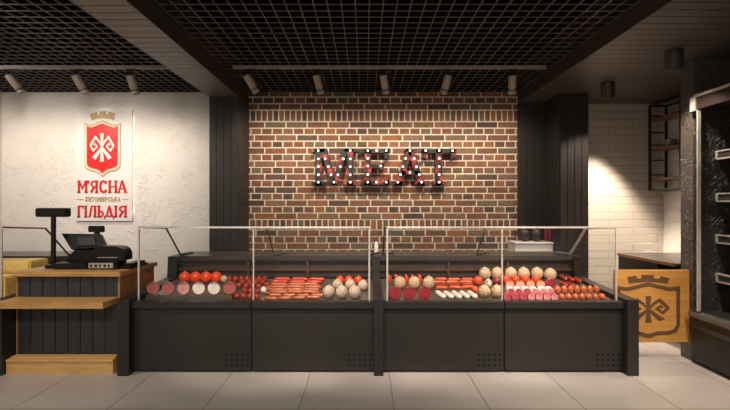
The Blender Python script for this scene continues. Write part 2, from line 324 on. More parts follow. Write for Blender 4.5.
# above the upper soldier course
zt = z+0.144
brow(z, zt, SP/3.7, 0.02)
k = 0
while zt < ZC-.03:
    brow(zt, zt+ph, SP if k % 2 == 0 else SP/2, .11 if k % 4 == 0 else (.05 if k % 2 else .24)); zt += ph; k += 1
zz = z
for k in range(15):
    zz -= ph; brow(zz, zz+ph, SP if k % 2 == 0 else SP/2, (.03 if k % 4 == 0 else .16) if k % 2 == 0 else .07)
zz -= .13; brow(zz, zz+.13, SP/3.5, .03)
k = 0
while zz > .02:
    h = min(ph, zz); zz -= h; brow(zz, zz+h, SP if k % 2 == 0 else SP/2, (.14 if k % 4 == 0 else .02) if k % 2 == 0 else .05); k += 1
bw = b.build('wall_back', [M['brick'], M['mortar']], kind='structure')
ca = bw.data.attributes.new('tone', 'FLOAT', 'POINT'); ca.data.foreach_set('value', tones)

def boards(name, x0, x1, z0, z1, y, depth, n, m, parent=None, mi=None, gap=.006, kind=None, side=None):
    """vertical tongue-and-groove boards on a face looking to -Y"""
    q = MB(); q.box(x0, x1, y+.008, y+depth, z0, z1)
    w = (x1-x0)/n
    for i in range(n): q.box(x0+i*w+gap/2, x0+(i+1)*w-gap/2, y, y+.012, z0, z1, 0, .002)
    if side is not None:   # also boards along a face looking to side (+1 right, -1 left)
        X = x1 if side > 0 else x0; nd = max(1, round(depth/w)); wd = (depth-.01)/nd
        for i in range(nd):
            a, c = (X-.004, X+.006) if side > 0 else (X-.006, X+.004)
            q.box(a, c, y+.01+i*wd+gap/2, y+.01+(i+1)*wd-gap/2, z0, z1, 0, .002)
    return q.build(name, m, parent, kind=kind)
boards('trim_1', XL0, XL1, 0, ZB, 4.79, .41, 4, M['plank_brown'], kind='structure', side=1)
boards('trim_2', XR, 2.26, 0, ZR, 5.12, .08, 4, M['plank_brown'], kind='structure')
boards('trim_3', 2.22, 2.545, 0, ZR, 4.72, .40, 4, M['plank_brown'], kind='structure', side=-1)
# beam with cross boards under it
def soffit(name, x0, x1, y0, y1, zb, zt, m, pitch=.10):
    q = MB(); q.box(x0, x1, y0, y1, zb+.01, zt, 1)
    y = y0
    while y < y1-.02:
        e = min(y+pitch, y1); q.box(x0, x1, y+.003, e-.003, zb, zb+.014, 0, .002); y += pitch
    return q.build(name, m, kind='structure')
soffit('trim_4', XL0, XL1, YF, YW, ZB, 3.05, [M['soffit'], M['beam_side']])
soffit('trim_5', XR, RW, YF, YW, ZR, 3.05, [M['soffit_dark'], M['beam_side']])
# open cell ceiling grid
g = MB(); cell = .0984; gt = .0033; gh = .009
def grid(x0, x1, xp, y0=0.4):
    q = MB()
    k = math.ceil((x0-xp)/cell)
    while xp+k*cell < x1: x = xp+k*cell; q.box(x-gt, x+gt, y0, YW, ZC, ZC+gh); k += 1
    y = 2.925-25*cell
    while y < YW:
        if y > y0: q.box(x0, x1, y-gt*.8, y+gt*.8, ZC+.001, ZC+gh-.001)
        y += cell
    return q
grid(XL1, XR, .03).build('ceiling_grid', M['grid'], kind='structure')
grid(LW, XL0, .03).build('ceiling_grid', M['grid'], kind='structure')
# textured column on the right
MB().box(2.83, RW, 3.58, 3.72, 0, ZR).build('wall_right_pier', [M['dark_plaster']], kind='structure')

# ------------------------------------------------------------------ tracks and track lamps
YT = 4.20
def track(x0, x1, label):
    t = thing('track_rail', ((x0+x1)/2, YT, ZC-.036), label, 'track rail')
    MB().box(x0, x1, YT-.017, YT+.017, ZC-.036, ZC, 0, .003).build('rail', M['track'], t)
    for xe in (x0-.008, x1): MB().box(xe, xe+.008, YT-.018, YT+.018, ZC-.037, ZC).build('end_cap', M['black_metal'], t)
    c = MB(); c.box(x0+.01, x1-.01, YT-.005, YT+.005, ZC-.0375, ZC-.0355); c.build('slot', M['black_metal'], t)
track(LW, -1.96, 'pale grey lighting track under the grid ceiling in front of white wall')
track((233-CX)*YT/F, (546-CX)*YT/F, 'pale grey lighting track under the grid ceiling before brick wall')
def lamp(ax, tx, bx, label, aim, power, group):
    x = (ax-CX)*YT/F; zt = ZC-.036
    t = thing('track_spotlight', (x, YT, zt), label, 'spotlight', group)
    top = Vector(((tx-CX)*YT/F, YT+.01, 2.675)); bot = Vector(((bx-CX)*4.33/F, 4.33, 2.515)); d = (bot-top).normalized()
    MB().box(x-.045, x+.045, YT-.015, YT+.015, zt-.022, zt-.0005, 0, .003).build('adapter', M['black_metal'], t)
    a = MB(); a.tube([(x, YT, zt-.02), (x, YT, zt-.045)], .012, 10)
    s = d.cross(Vector((0, 1, 0))).normalized()
    if s.x < 0: s = -s
    mid = top+d*.055
    a.tube([(x, YT, zt-.043), Vector((x, YT, zt-.045))+s*.05, mid+s*.05], .006, 8)
    a.build('bracket', M['black_metal'], t)
    MB().tube([top-d*.02, top-d*.015, top+d*.0], [.026, .036, .0385], 20).build('rear_cap', M['black_metal'], t)
    MB().tube([top, top+d*.004, top+d*.148, top+d*.15], [.036, .0385, .0385, .037], 20).build('housing', M['lamp_grey'], t)
    fr = MB(); fr.tube([top+d*.15, top+d*.152, top+d*.158, top+d*.16], [.0385, .043, .043, .0385], 20); fr.build('ring', M['black_metal'], t)
    h = MB(); n = 20
    e = top+d*.205
    h.tube([top+d*.16, top+d*.162, e-d*.002, e, e-d*.02], [.036, .0385, .0385, .0355, .031], 20, cap=False); h.build('snoot', M['lamp_grey'], t)
    MB().tube([e-d*.024, e-d*.02], .031, 16).build('lens', M['lens'], t)
    add_spot('track_spotlight_beam', tuple(e+d*.035), aim, power, 125, 1.0, WARM, .025)
lamp(-45, -50, -36, 'added unseen grey track spotlight left of the photo edge over white wall', (-4.2, 5.2, 1.6), 12, 'track spotlights before the white wall')  # extra lamp out of view, added to brighten the white wall's left part
GL = 'track spotlights before the white wall'; GM = 'track spotlights before the brick wall'
lamp(13, 7, 23, 'grey track spotlight at the left photo edge, leftmost over white wall', (-3.75, 5.2, 1.6), 12, GL)
lamp(79, 73.5, 86, 'grey track spotlight left of the crest sign, middle of its three', (-3.1, 5.2, 1.6), 12, GL)
lamp(131, 129, 136, 'grey track spotlight straight above the crest sign', (-2.45, 5.2, 1.4), 17, GL)
lamp(251, 246, 257, 'grey tilted track spotlight at brick wall left edge', (-1.05, 5.2, 1.4), 30, GM)
lamp(317, 316, 321, 'grey track spotlight above the letter M', (-.45, 5.2, 1.35), 30, GM)
lamp(385, 383, 386.5, 'grey track spotlight above between letters E and A', (.25, 5.2, 1.35), 30, GM)
lamp(447, 449, 443.5, 'grey track spotlight above the letter T', (.85, 5.2, 1.35), 30, GM)
lamp(513, 513, 512, 'grey track spotlight at brick wall right edge', (1.5, 5.2, 1.4), 30, GM)
def soffit_lamp(x, y, label, r=.066):
    t = thing('ceiling_spotlight', (x, y, ZR), label, 'spotlight', 'cylinder spotlights on the board ceiling')
    MB().tube([(x, y, ZR), (x, y, ZR-.15), (x, y, ZR-.155), (x, y, ZR-.135)], [r, r, r-.006, r-.02], 24, cap=False).build('housing', M['soffit_lamp'], t)
    MB().tube([(x, y, ZR-.144), (x, y, ZR-.150)], r-.02, 20).build('lens', M['lens'], t)
    add_spot('ceiling_spotlight_beam', (x, y, ZR-.16), (x+.05, y+.02, 0), 60, 110, .5, WARM, .04)
soffit_lamp(2.53, 4.32, 'dark cylinder spotlight on board ceiling before the boarded pillar')
soffit_lamp(2.545, 3.42, 'dark cylinder spotlight on board ceiling beside the textured pier')

# ------------------------------------------------------------------ wall sign with crest and writing
def crest(fx, y0, mb_list, T, sym_only=False): pass
YS = 5.168
def T3(u, v): x, _, z_ = P(75+u/6.31, 105+v/6.31, YS); return (x, z_)
sx0, _, sz1 = P(75.5, 110, YS); sx1, _, sz0 = P(132, 221, YS)
sg = thing('wall_sign', ((sx0+sx1)/2, YS+.03, sz0), 'white backlit sign panel with red crest and red lettering on plaster', 'sign')
MB().box(sx0, sx1, YS, YS+.02, sz0, sz1, 0, .002).build('panel', M['panel_white'], sg)
q = MB()
for xx in (sx0+.06, sx1-.07): q.box(xx, xx+.02, YS+.02, YW+.0, sz0+.05, sz1-.05)
q.build('mounting_bar', M['track'], sg)
q = MB(); q.box(sx1-.02, sx1-.012, YS+.021, YS+.03, sz0+.08, sz1-.06); q.box(sx0+.1, sx1-.03, YS+.021, YS+.03, sz1-.02, sz1-.012); q.build('led_strip', M['led'], sg)
outer = [(62,112),(90,125),(122,120),(176,98),(230,120),(262,125),(290,112),(290,375),(284,400),(262,415),(222,424),(200,436),(176,456),(152,436),(130,424),(90,415),(68,400),(62,375)]
inn1 = [(68,121),(92,132),(124,127),(176,106),(228,127),(260,132),(284,121),(284,372),(277,393),(258,407),(220,416),(196,428),(176,445),(156,428),(132,416),(94,407),(75,393),(68,372)]
gold2 = [(76,126),(96,137),(126,133),(176,114),(226,133),(256,137),(276,126),(276,370),(270,388),(252,400),(216,408),(192,422),(176,436),(160,422),(136,408),(100,400),(82,388),(76,370)]
redp = [(80,138),(108,146),(140,134),(176,119),(212,134),(244,146),(272,138),(272,368),(264,386),(244,396),(210,404),(190,416),(176,428),(162,416),(142,404),(108,396),(88,386),(80,368)]
crown = [(97,62),(138,45),(142,64),(158,60),(158,42),(192,40),(193,58),(211,60),(213,42),(255,52),(245,98),(215,88),(176,83),(137,88),(108,97)]
def Q(poly): return [T3(*p) for p in poly]
MB().prism(Q(outer), YS-.006, YS).build('shield_border', M['gold'], sg)
MB().prism(Q(inn1), YS-.009, YS-.006).build('shield_line', M['panel_white'], sg)
MB().prism(Q(gold2), YS-.012, YS-.009).build('shield_border', M['gold'], sg)
MB().prism(Q(redp), YS-.016, YS-.012).build('shield_field', M['red'], sg)
MB().prism(Q(crown), YS-.008, YS).build('crown', M['gold'], sg)
def symbol(mb, T, w, y0, y1):
    mb.prism([T(*p) for p in [(165,180),(187,180),(181,268),(188,357),(164,357),(171,268)]], y0, y1)
    for s in (1, -1):
        f = lambda u, v: T(176+(u-176)*s, v)
        mb.prism([f(*p) for p in [(174,262),(180,274),(136,346),(126,339),(114,333)]], y0-.0006-.0003*s, y1)
        stroke(mb, [f(*p) for p in [(176,272),(158,232),(135,204),(104,258),(122,290),(146,264),(132,246),(124,256)]], [w*.45, w*.95, w*1.1, w*1.1, w*.9, w*.8, w*.75, w*.5], y0, y1)
q = MB(); symbol(q, T3, 11.5/6.31*YS/F, YS-.020, YS-.016); q.build('emblem', M['white'], sg)
# letters: strokes on a 0..1 cell, S = stem with wedge serifs
def glyph(mb, ch, x, z, w, h, y0, y1, t):
    def pt(u, v): return (x+u*w, z+v*h)
    def stem(u, v0=0., v1=1., s0=True, s1=True, tt=1.0):
        a = pt(u, v0); c = pt(u, v1); T_ = t*tt
        mb.prism([(a[0]-T_/2, a[1]), (a[0]+T_/2, a[1]), (c[0]+T_/2, c[1]), (c[0]-T_/2, c[1])], y0, y1)
        sh = h*.10
        if s0: mb.prism([(a[0]-T_*.95, a[1]), (a[0]+T_*.95, a[1]), (a[0]+T_/2, a[1]+sh), (a[0]-T_/2, a[1]+sh)], y0, y1)
        if s1: mb.prism([(c[0]-T_*.95, c[1]), (c[0]+T_*.95, c[1]), (c[0]+T_/2, c[1]-sh), (c[0]-T_/2, c[1]-sh)], y0, y1)
    def st(pts, k=1.0): stroke(mb, [pt(*p) for p in pts], t*k, y0, y1)
    if ch == 'М': stem(.12); stem(.88); st([(.14, .97), (.5, .35), (.86, .97)], .75)
    elif ch == "'": st([(.5, 1.0), (.4, .74)], .9)
    elif ch == 'Я': stem(.80); st([(.8, .93), (.4, .93), (.2, .80), (.2, .62), (.4, .50), (.8, .50)], .75); st([(.52, .5), (.14, .02)], .95)
    elif ch == 'С': st([(.85, .72), (.80, .9), (.5, .95), (.24, .82), (.18, .5), (.24, .18), (.5, .05), (.8, .1), (.87, .26)], .95)
    elif ch == 'Н': stem(.16); stem(.84); st([(.16, .5), (.84, .5)], .6)
    elif ch == 'А': st([(.46, 1), (.14, .02)], .7); st([(.48, 1), (.84, .02)], 1.05); st([(.28, .34), (.7, .34)], .5); st([(.02, .03), (.28, .03)], .45); st([(.66, .03), (.99, .03)], .45)
    elif ch == 'Г': stem(.22, s1=False); st([(.1, .95), (.9, .95)], .7); st([(.86, .98), (.92, .74)], .6)
    elif ch == 'І': stem(.5)
    elif ch == 'Л': st([(.42, .97), (.2, .1), (.05, .05)], .75); stem(.80, s1=False); st([(.3, .97), (.9, .97)], .45)
    elif ch == 'Ь': stem(.22); st([(.22, .5), (.6, .5), (.8, .38), (.8, .18), (.6, .06), (.22, .06)], .75)
    elif ch == 'Д': st([(.5, .97), (.25, .12)], .75); st([(.5, .97), (.78, .12)], 1.0); st([(.02, .1), (.98, .1)], .6); st([(.06, .12), (.04, -.14)], .6); st([(.94, .12), (.96, -.14)], .6)
    elif ch == 'Ж': stem(.5); st([(.1, .97), (.45, .5), (.1, .03)], .8); st([(.9, .97), (.55, .5), (.9, .03)], .8)
    elif ch == 'И': stem(.15); stem(.85); st([(.18, .1), (.82, .9)], .7)
    elif ch == 'Т': stem(.5, s1=False); st([(.05, .95), (.95, .95)], .8)
    elif ch == 'О': st([(.5, .95), (.2, .8), (.15, .5), (.2, .2), (.5, .05), (.8, .2), (.85, .5), (.8, .8), (.5, .95)], .9)
    elif ch == 'Р': stem(.22); st([(.22, .93), (.6, .93), (.82, .8), (.82, .6), (.6, .46), (.22, .46)], .8)
    elif ch == 'К': stem(.2); st([(.85, .97), (.3, .5), (.88, .03)], .85)
def words(name, cells, py0, py1, m, tpx):
    for ch, a, c in cells:
        x0, _, z1 = P(a, py0, YS); x1, _, z0 = P(c, py1, YS)
        q = MB(); glyph(q, ch, x0, z0, x1-x0, z1-z0, YS-.008, YS+.001, tpx*YS/F); q.build(name, m, sg)
words('letter', [('М', 78, 87.5), ("'", 87.3, 90), ('Я', 90, 98.5), ('С', 99, 107.5), ('Н', 108.5, 117.5), ('А', 117.5, 127.5)], 180.5, 192.8, M['red'], 2.0)
words('letter', [('Г', 77.5, 84), ('І', 84, 88), ('Л', 88.3, 97), ('Ь', 97.5, 104.5), ('Д', 104.5, 114.2), ('І', 114, 118), ('Я', 118.2, 127.6)], 205.6, 217.2, M['red'], 2.0)
w2 = 'ЖИТОМИРСЬКА'; pw = (120.8-85.2)/len(w2)
words('small_letter', [(c, 85.2+i*pw+.25, 85.2+(i+1)*pw-.25) for i, c in enumerate(w2)], 196.9, 201.4, M['gold'], .5)
for a, c in ((77.5, 83.2), (122.8, 128.5)):
    x0, _, zz_ = P(a, 199.3, YS); x1, _, _ = P(c, 199.3, YS); MB().box(x0, x1, YS-.006, YS, zz_-.004, zz_+.004).build('dash', M['gold'], sg)

# ------------------------------------------------------------------ marquee letters
def letter_mat():
    m, nt, b_ = nm('painted letter'); N = nt.nodes; L = nt.links; b_.inputs['Roughness'].default_value = .4
    tc = N.new('ShaderNodeTexCoord'); vo = N.new('ShaderNodeTexNoise'); vo.inputs['Scale'].default_value = 11; vo.inputs['Detail'].default_value = 2; vo.inputs['Distortion'].default_value = .4; L.new(tc.outputs['Object'], vo.inputs[0])
    cr = N.new('ShaderNodeValToRGB'); cr.color_ramp.interpolation = 'CONSTANT'; e = cr.color_ramp.elements
    e[0].position = 0; e[0].color = (.010, .024, .018, 1); e[1].position = .50; e[1].color = (.13, .02, .016, 1); q = e.new(.56); q.color = (.30, .03, .022, 1); q = e.new(.64); q.color = (.42, .10, .08, 1)
    L.new(vo.outputs[0], cr.inputs[0]); L.new(cr.outputs[0], b_.inputs['Base Color']); return m
M['letter_face'] = letter_mat(); M['letter_side'] = mat('dark red return', (.13, .022, .018), .5, scale=12)
YM = 5.09; K = 7.456
def marquee(ch, ox, prisms, bulbs, label):
    f = lambda u, v: (P(ox+u/K, 140+v/K, YM)[0], P(ox+u/K, 140+v/K, YM)[2])
    us = [p[0] for pr in prisms for p in pr]; x0 = f(min(us), 0)[0]; x1 = f(max(us), 0)[0]
    t = thing('marquee_letter', ((x0+x1)/2, YW-.02, f(0, 336)[1]), label, 'letter', 'lit letters on the brick wall')
    s = MB(); fc = MB()
    for pr in prisms:
        pp = [f(*p) for p in pr]; s.prism(pp, YM, YW-.005); fc.prism(pp, YM-.004, YM)
    s.build('return', M['letter_side'], t); fc.build('face', M['letter_face'], t)
    for u, v in bulbs:
        x, z_ = f(u, v); MB().ball((x, YM-.012, z_), .0135, .0135, .0135, 0, 12).build('bulb', M['bulb'], t)
R = lambda a, b_, c, d: [(a, b_), (c, b_), (c, d), (a, d)]
marquee('M', 300, [R(114,66,162,334), R(350,66,398,334), R(88,66,185,88), R(330,66,424,88), R(88,312,190,334), R(322,312,425,334), [(150,66),(200,66),(272,334),(236,334)], [(360,66),(310,66),(236,334),(272,334)]],
        [(137,80),(137,142),(137,200),(137,260),(137,315),(188,142),(212,200),(232,260),(254,315),(283,260),(302,200),(323,142),(375,80),(375,142),(375,200),(375,260),(375,315)], 'red and green marquee letter M with white bulbs on brick wall')
marquee('E', 300, [R(482,66,530,334), R(452,66,665,98), R(452,300,665,334), R(530,182,625,210), R(628,66,665,138), R(628,266,665,334), R(598,168,625,224)],
        [(505,80),(572,80),(643,80),(505,138),(505,195),(505,258),(505,315),(570,315),(643,315),(603,195)], 'red and green marquee letter E with white bulbs on brick wall')
marquee('A', 380, [[(198,66),(245,66),(165,334),(112,334)], [(202,66),(249,66),(335,334),(285,334)], R(160,230,290,260), R(95,310,182,334), R(262,310,350,334), R(188,66,262,84)],
        [(223,80),(190,138),(255,138),(170,200),(272,200),(152,258),(292,258),(132,315),(309,315),(223,243)], 'red marquee letter A with white bulbs on brick wall')
marquee('T', 380, [R(316,66,570,98), R(318,66,356,136), R(525,66,563,136), R(416,66,464,334), R(388,310,492,334)],
        [(340,80),(440,80),(540,80),(440,138),(440,200),(440,258),(440,315)], 'red and green marquee letter T with white bulbs on brick wall')

# ------------------------------------------------------------------ display cases
def deckz(y): return .553+.1*(y-3.42)
def display_case(x0, x1, e0, e1, label, seam=None, posts=None, vents=True, parts=True):
    """x0..x1 outer faces, e0/e1 end panel thickness"""
    t = thing('display_case', ((x0+x1)/2, 3.8, 0), label, 'display case', 'glass food display cases')
    prof = [(3.275, 0), (3.275, .60), (3.43, .603), (4.10, .640), (4.12, .838), (4.32, .838), (4.32, 0)]
    MB().prism(prof, x0, x0+e0, 0, 'X').build('end_panel', M['case_dark'], t)
    MB().prism(prof, x1-e1, x1, 0, 'X').build('end_panel', M['case_dark'], t)
    a, c = x0+e0, x1-e1
    segs = [(a, seam-.004), (seam+.004, c)] if seam is not None else [(a, c)]
    for s0, s1 in segs:
        MB().box(s0+.001, s1-.001, 3.34, 3.36, .016, .512, 0, .003).build('front_panel', M['case_dark'], t)
        MB().box(s0+.001, s1-.001, 3.315, 3.40, .520, .574, 0, .004).build('front_rail', M['case_dark'], t)
        if vents:
            for i in range(5):
                for j in range(3):
                    xx = s1-.03-i*.043; zz_ = .145-j*.041; MB().tube([(xx, 3.3385, zz_), (xx, 3.341, zz_)], .0125, 12).build('vent_hole', M['vent'], t)
    MB().box(a, c, 3.37, 4.30, 0, .016+.0).build('plinth', M['case_black'], t)
    MB().box(a, c, 3.362, 3.372, .016, .52).build('front_liner', M['case_black'], t)
    d = MB(); d.prism([(3.42, .53), (3.42, .553), (4.10, deckz(4.10)), (4.10, .53)], a, c, 0, 'X'); d.build('deck', M['deck'], t)
    # rear: body, worktop, sliding door frames
    MB().box(a, c, 4.21, 4.50, .016, .805).build('rear_body', M['case_black'], t)
    MB().box(x0 if e0 > .05 else a, x1 if e1 > .05 else c, 4.325, 4.56, .80, .842, 0, .004).build('rear_shelf', M['worktop'], t)
    MB().box(a, c, 4.13, 4.325, .80, .842, 0, .004).build('worktop', M['worktop'], t)
    q = MB(); q.box(a, c, 4.17, 4.19, .785, .80); q.box(a, c, 4.16, 4.19, .690, .715); q.build('rear_rail', M['bronze'], t)
    n = 3; 
    q = MB()
    for i in range(1, n): xx = a+(c-a)*i/n+.05*(1 if i == 1 else 0); q.box(xx-.012, xx+.012, 4.155, 4.17, deckz(4.1)-.02, .80)
    q.build('door_stile', M['bronze'], t)
    MB().box(a, c, 4.192, 4.205, .62, .80).build('rear_door', M['worktop'], t)
    # glass
    xl, xr = posts; YG = 3.40; zf = 1.166; zb = 1.134
    def bar(name, p0, p1, r, m): return MB().tube([p0, p1], r, 8, smooth=False).build(name, m, t)
    MB().box(xl, xr, YG-.004, YG+.004, .575, zf-.008).build('front_glass', M['glass'], t)
    MB().prism([(YG-.004, zf), (3.85, zb), (3.85, zb+.007), (YG-.004, zf+.007)], xl, xr, 0, 'X').build('top_glass', M['glass'], t)
    side = [(YG+.006, .60), (YG+.006, zf-.01), (3.85, zb-.01), (4.17, .855), (4.15, .842), (4.095, .648)]
    for xs in (xl, xr): MB().prism(side, xs-.004, xs+.004, 0, 'X').build('side_glass', M['glass'], t)
    MB().box(xl-.008, xr+.008, YG-.014, YG-.004, zf-.006, zf+.009).build('top_rail', M['steel'], t)
    for xs in (xl, xr):
        MB().box(xs-.0065, xs+.0065, YG-.014, YG-.004, .574, zf-.012).build('glass_post', M['steel'], t)
    ms = [xl, xr] + ([seam] if seam is not None else [])
    for xs in ms:
        rr = .006 if xs == seam else (.011 if xs > 1.5 else .008)
        q = MB(); q.tube([(xs, YG-.003, zf+.002), (xs, 3.855, zb+.0)], rr, 8, smooth=False); q.tube([(xs, 3.855, zb+.002), (xs, 4.16, .850)], rr*1.1, 8, smooth=False); q.build('glass_support', M['steel'] if xs > 1.5 else M['bronze'], t)
        k = .11 if xs < 1.5 else -.11
        q = MB(); q.tube([(xs, 4.16, .848), (xs+k, 4.2, .868)], .011, 8); q.build('lift_handle', M['black_metal'], t)
    if seam is not None: MB().box(seam-.005, seam+.005, YG-.012, YG-.003, .574, zf-.012).build('glass_joint', M['steel'], t)
    return t
display_case(-1.956, .108, .092, .037, 'left glass display case of the pair, charcoal front, sausages inside', -.911, (-1.848, .035))
display_case(.109, 2.162, .037, .090, 'right glass display case of the pair, charcoal front, sausages inside', 1.12, (.182, 2.052))
display_case(-4.50, -2.868, .09, .075, 'glass display case with yellow cheese at the left photo edge', None, (-4.38, -2.97), vents=False)

# ------------------------------------------------------------------ cash desk
t = thing('cash_desk', (-2.43, 3.65, 0), 'boarded checkout counter with oak top, shelf and plinth beside case', 'counter')
boards('upper_boards', -2.845, -2.025, .60, .768, 3.40, .045, 8, M['plank_dark'], t)
boards('lower_boards', -2.845, -2.025, .125, .55, 3.40, .045, 8, M['plank_dark'], t)
q = MB(); q.box(-2.025, -2.008, 3.40, 3.95, .0, .768); q.box(-2.858, -2.845, 3.40, 3.95, .0, .768); q.box(-2.845, -2.025, 3.93, 3.95, 0, .768); q.build('side_panel', M['oak_end'], t)
MB().box(-2.862 if False else -2.862, -1.985, 3.365, 3.97, .768, .806, 0, .004).build('counter_top', M['oak'], t)
q = MB(); q.prism([(-2.86, 3.27), (-2.862, 3.40), (-2.015, 3.40), (-2.015, 3.19), (-2.99, 3.19), (-2.99, 3.27)], .552, .598, 0, 'Z'); q.build('bag_shelf', M['oak'], t)
q = MB(); q.box(-2.862, -2.01, 3.31, 3.40, 0, .10); q.box(-2.862, -2.005, 3.30, 3.40, .10, .118, 0, .004); q.box(-2.85, -2.01, 3.33, 3.40, .118, .130, 0, .003); q.build('plinth', M['oak_light'], t)
# pole display
ZD = .806
t = thing('customer_display', (-2.66, 3.58, ZD), 'black pole mounted customer display standing on the oak counter', 'display')
x, _, zt = P(53.5, 216, 3.58)
MB().box(x-.045, x+.027, 3.535, 3.63, ZD, ZD+.03, 0, .006).build('base', M['black_plastic'], t)
MB().tube([(x, 3.58, ZD+.03), (x, 3.58, zt+.004)], .019, 14).build('pole', M['black_plastic'], t)
x0, _, z1 = P(35.5, 208, 3.56); x1, _, z0 = P(67.5, 217, 3.56)
MB().box(x0, x1, 3.55, 3.61, z0, z1, 0, .008).build('housing', M['black_plastic'], t)
MB().box(x0+.012, x1-.012, 3.546, 3.551, z0+.014, z1-.012).build('screen', mat('dark display glass', (.004, .004, .004), .12), t)
# cash register
t = thing('cash_register', (-2.47, 3.62, ZD), 'black touchscreen cash register seen from behind on oak counter', 'cash register')
q = MB(); x0 = P(60.5, 0, 3.6)[0]; x1 = P(87, 0, 3.5)[0]
q.box(x0, x1, 3.50, 3.82, ZD, ZD+.05, 0, .008); q.box(x1, x1+.15, 3.63, 3.82, ZD, ZD+.05)
q.prism([(x0+.02, ZD+.05), (x1+.13, ZD+.05), (x1+.08, ZD+.15), (x0+.10, ZD+.15)], 3.63, 3.80)
q.build('base', M['black_plastic'], t)
c = MB(); 
for k in range(4): pass
c.prism([(3.67, ZD+.14), (3.70, ZD+.12), (3.78, ZD+.12), (3.75, ZD+.22), (3.72, ZD+.22)], P(75, 0, 3.65)[0], P(92, 0, 3.65)[0], 0, 'X'); c.build('neck', M['black_plastic'], t)
# tilted screen : back plate facing the camera
bl = P(71, 249, 3.64); br = P(107, 247, 3.64); tl = P(61.5, 233.5, 3.71); tr = P(101, 234, 3.71)
def slab(q, quad, th, off=Vector((0, 0, 0))):
    v = [Vector(p)+off for p in quad]; n = (v[1]-v[0]).cross(v[3]-v[0]).normalized()
    if n.y > 0: n = -n
    w = [p-n*th for p in v]; q.add(v+w, [(0,1,2,3),(7,6,5,4),(0,4,5,1),(1,5,6,2),(2,6,7,3),(3,7,4,0)])
q = MB(); slab(q, [bl, br, tr, tl], .028); q.build('screen', M['black_plastic'], t)
bl2 = P(79, 245.5, 3.64); br2 = P(96, 245, 3.64); tl2 = P(77, 237, 3.68); tr2 = P(94, 237, 3.68)
q = MB(); slab(q, [bl2, br2, tr2, tl2], .03); q.build('rear_cover', M['black_metal'], t)
q = MB(); xx, _, za = P(93, 226, 3.67); xb, _, zb_ = P(85.5, 232.5, 3.67); xc = P(101, 0, 3.67)[0]
q.box(xb, xc, 3.70, 3.73, zb_, za, 0, .005); q.box(xx-.02, xx+.02, 3.71, 3.74, zb_-.04, zb_+.01, 0, .004); q.build('rear_display', M['black_plastic'], t)
# receipt printer
xa, xb = P(87.6, 0, 3.49)[0], P(117, 0, 3.49)[0]
t = thing('receipt_printer', ((xa+xb)/2, 3.55, ZD), 'black rounded receipt printer with pale port plate beside the cash register', 'printer')
MB().box(xa, xb, 3.49, 3.62, ZD, ZD+.075, 0, .008).build('base', M['black_plastic'], t)
xp0, xp1 = P(94, 0, 3.5)[0], P(125, 0, 3.5)[0]
q = MB(); q.prism([(xp0, ZD+.076), (xp1-.005, ZD+.076), (xp1, ZD+.09), (xp1-.003, ZD+.14), (xp1-.02, ZD+.17), (xp1-.05, ZD+.188), (xp1-.09, ZD+.195), (xp0+.02, ZD+.195), (xp0, ZD+.17)], 3.50, 3.615)
q.build('body', M['black_plastic'], t)
q = MB(); q.box(xp0+.03, xp1-.06, 3.497, 3.501, ZD+.098, ZD+.104); q.build('paper_slot', M['track'], t)
x0, _, z1 = P(88.5, 263, 3.487); x1, _, z0 = P(113, 268.3, 3.487)
pp = MB().box(x0, x1, 3.484, 3.491, z0, z1, 0, .003).build('port_panel', mat('pale port plate', (.42, .36, .30), .4), t)
q = MB()
for i in range(5): w = .014+.006*(i % 2); a = x0+.018+i*.037; q.box(a, a+w, 3.481, 3.485, z0+.012, z1-.012); 
q.build('port', M['black_plastic'], pp)
x0 = P(119.6, 0, 3.52)[0]; x1 = P(131, 0, 3.52)[0]
q = MB(); q.box(x0, x1, 3.52, 3.80, ZD, ZD+.022, 0, .004); q.box(x0+.01, x1-.01, 3.54, 3.78, ZD+.022, ZD+.045, 0, .006)
tag(q.build('card_tray', M['black_plastic']), 'flat black tray on the oak counter right of the printer', 'tray')

# small white container on the worktop
x, _, z_ = P(376.3, 251, 4.42); 
q = MB(); q.tube([(x, 4.44, .842), (x, 4.44, .93), (x, 4.44, .945), (x, 4.44, .96)], [.022, .022, .014, .013], 14); q.build('bottle', M['tray']); tag(bpy.data.objects['bottle'], 'small white bottle on the worktop where the two cases meet', 'bottle')

# ------------------------------------------------------------------ back counter with hams, right back
t = thing('back_counter', (1.98, 4.95, 0), 'low white counter holding dark hams beside the boarded wall', 'counter')
MB().box(1.76, 2.205, 4.86, 5.11, .0, .895, 0).build('cabinet', M['tray'], t)
MB().box(1.75, 2.208, 4.84, 5.11, .895, .915, 0, .004).build('counter_top', M['white'], t)
for i, (px, lab) in enumerate(((524, 'dark smoked ham on the white back counter, left of two'), (536, 'dark smoked ham on the white back counter, right of two'))):
    x = P(px, 0, 4.98)[0]
    q = MB(); q.ball((x, 4.97, .915+.078), .072, .07, .078, 0, 18); q.tube([(x-.02, 4.97, 1.04), (x-.035, 4.98, 1.09), (x-.04, 4.98, 1.12)], [.04, .022, .016], 10)
    tag(q.build('smoked_ham', M['ham']), lab, 'ham', 'hams on the back counter')
for i, px in enumerate((545.5, 549.5, 553.5)):
    x = P(px, 0, 4.98)[0]; y = 4.97
    q = MB(); q.tube([(x, y, .916), (x, y, .93), (x, y, 1.0), (x, y, 1.06), (x, y, 1.078)], [.006, .02, .022, .018, .005], 12)
    tag(q.build('smoked_sausage', M['maroon']), 'dark red upright sausage on the back counter, %s of three' % ('left', 'middle', 'right')[i], 'sausage', 'sausages on the back counter')

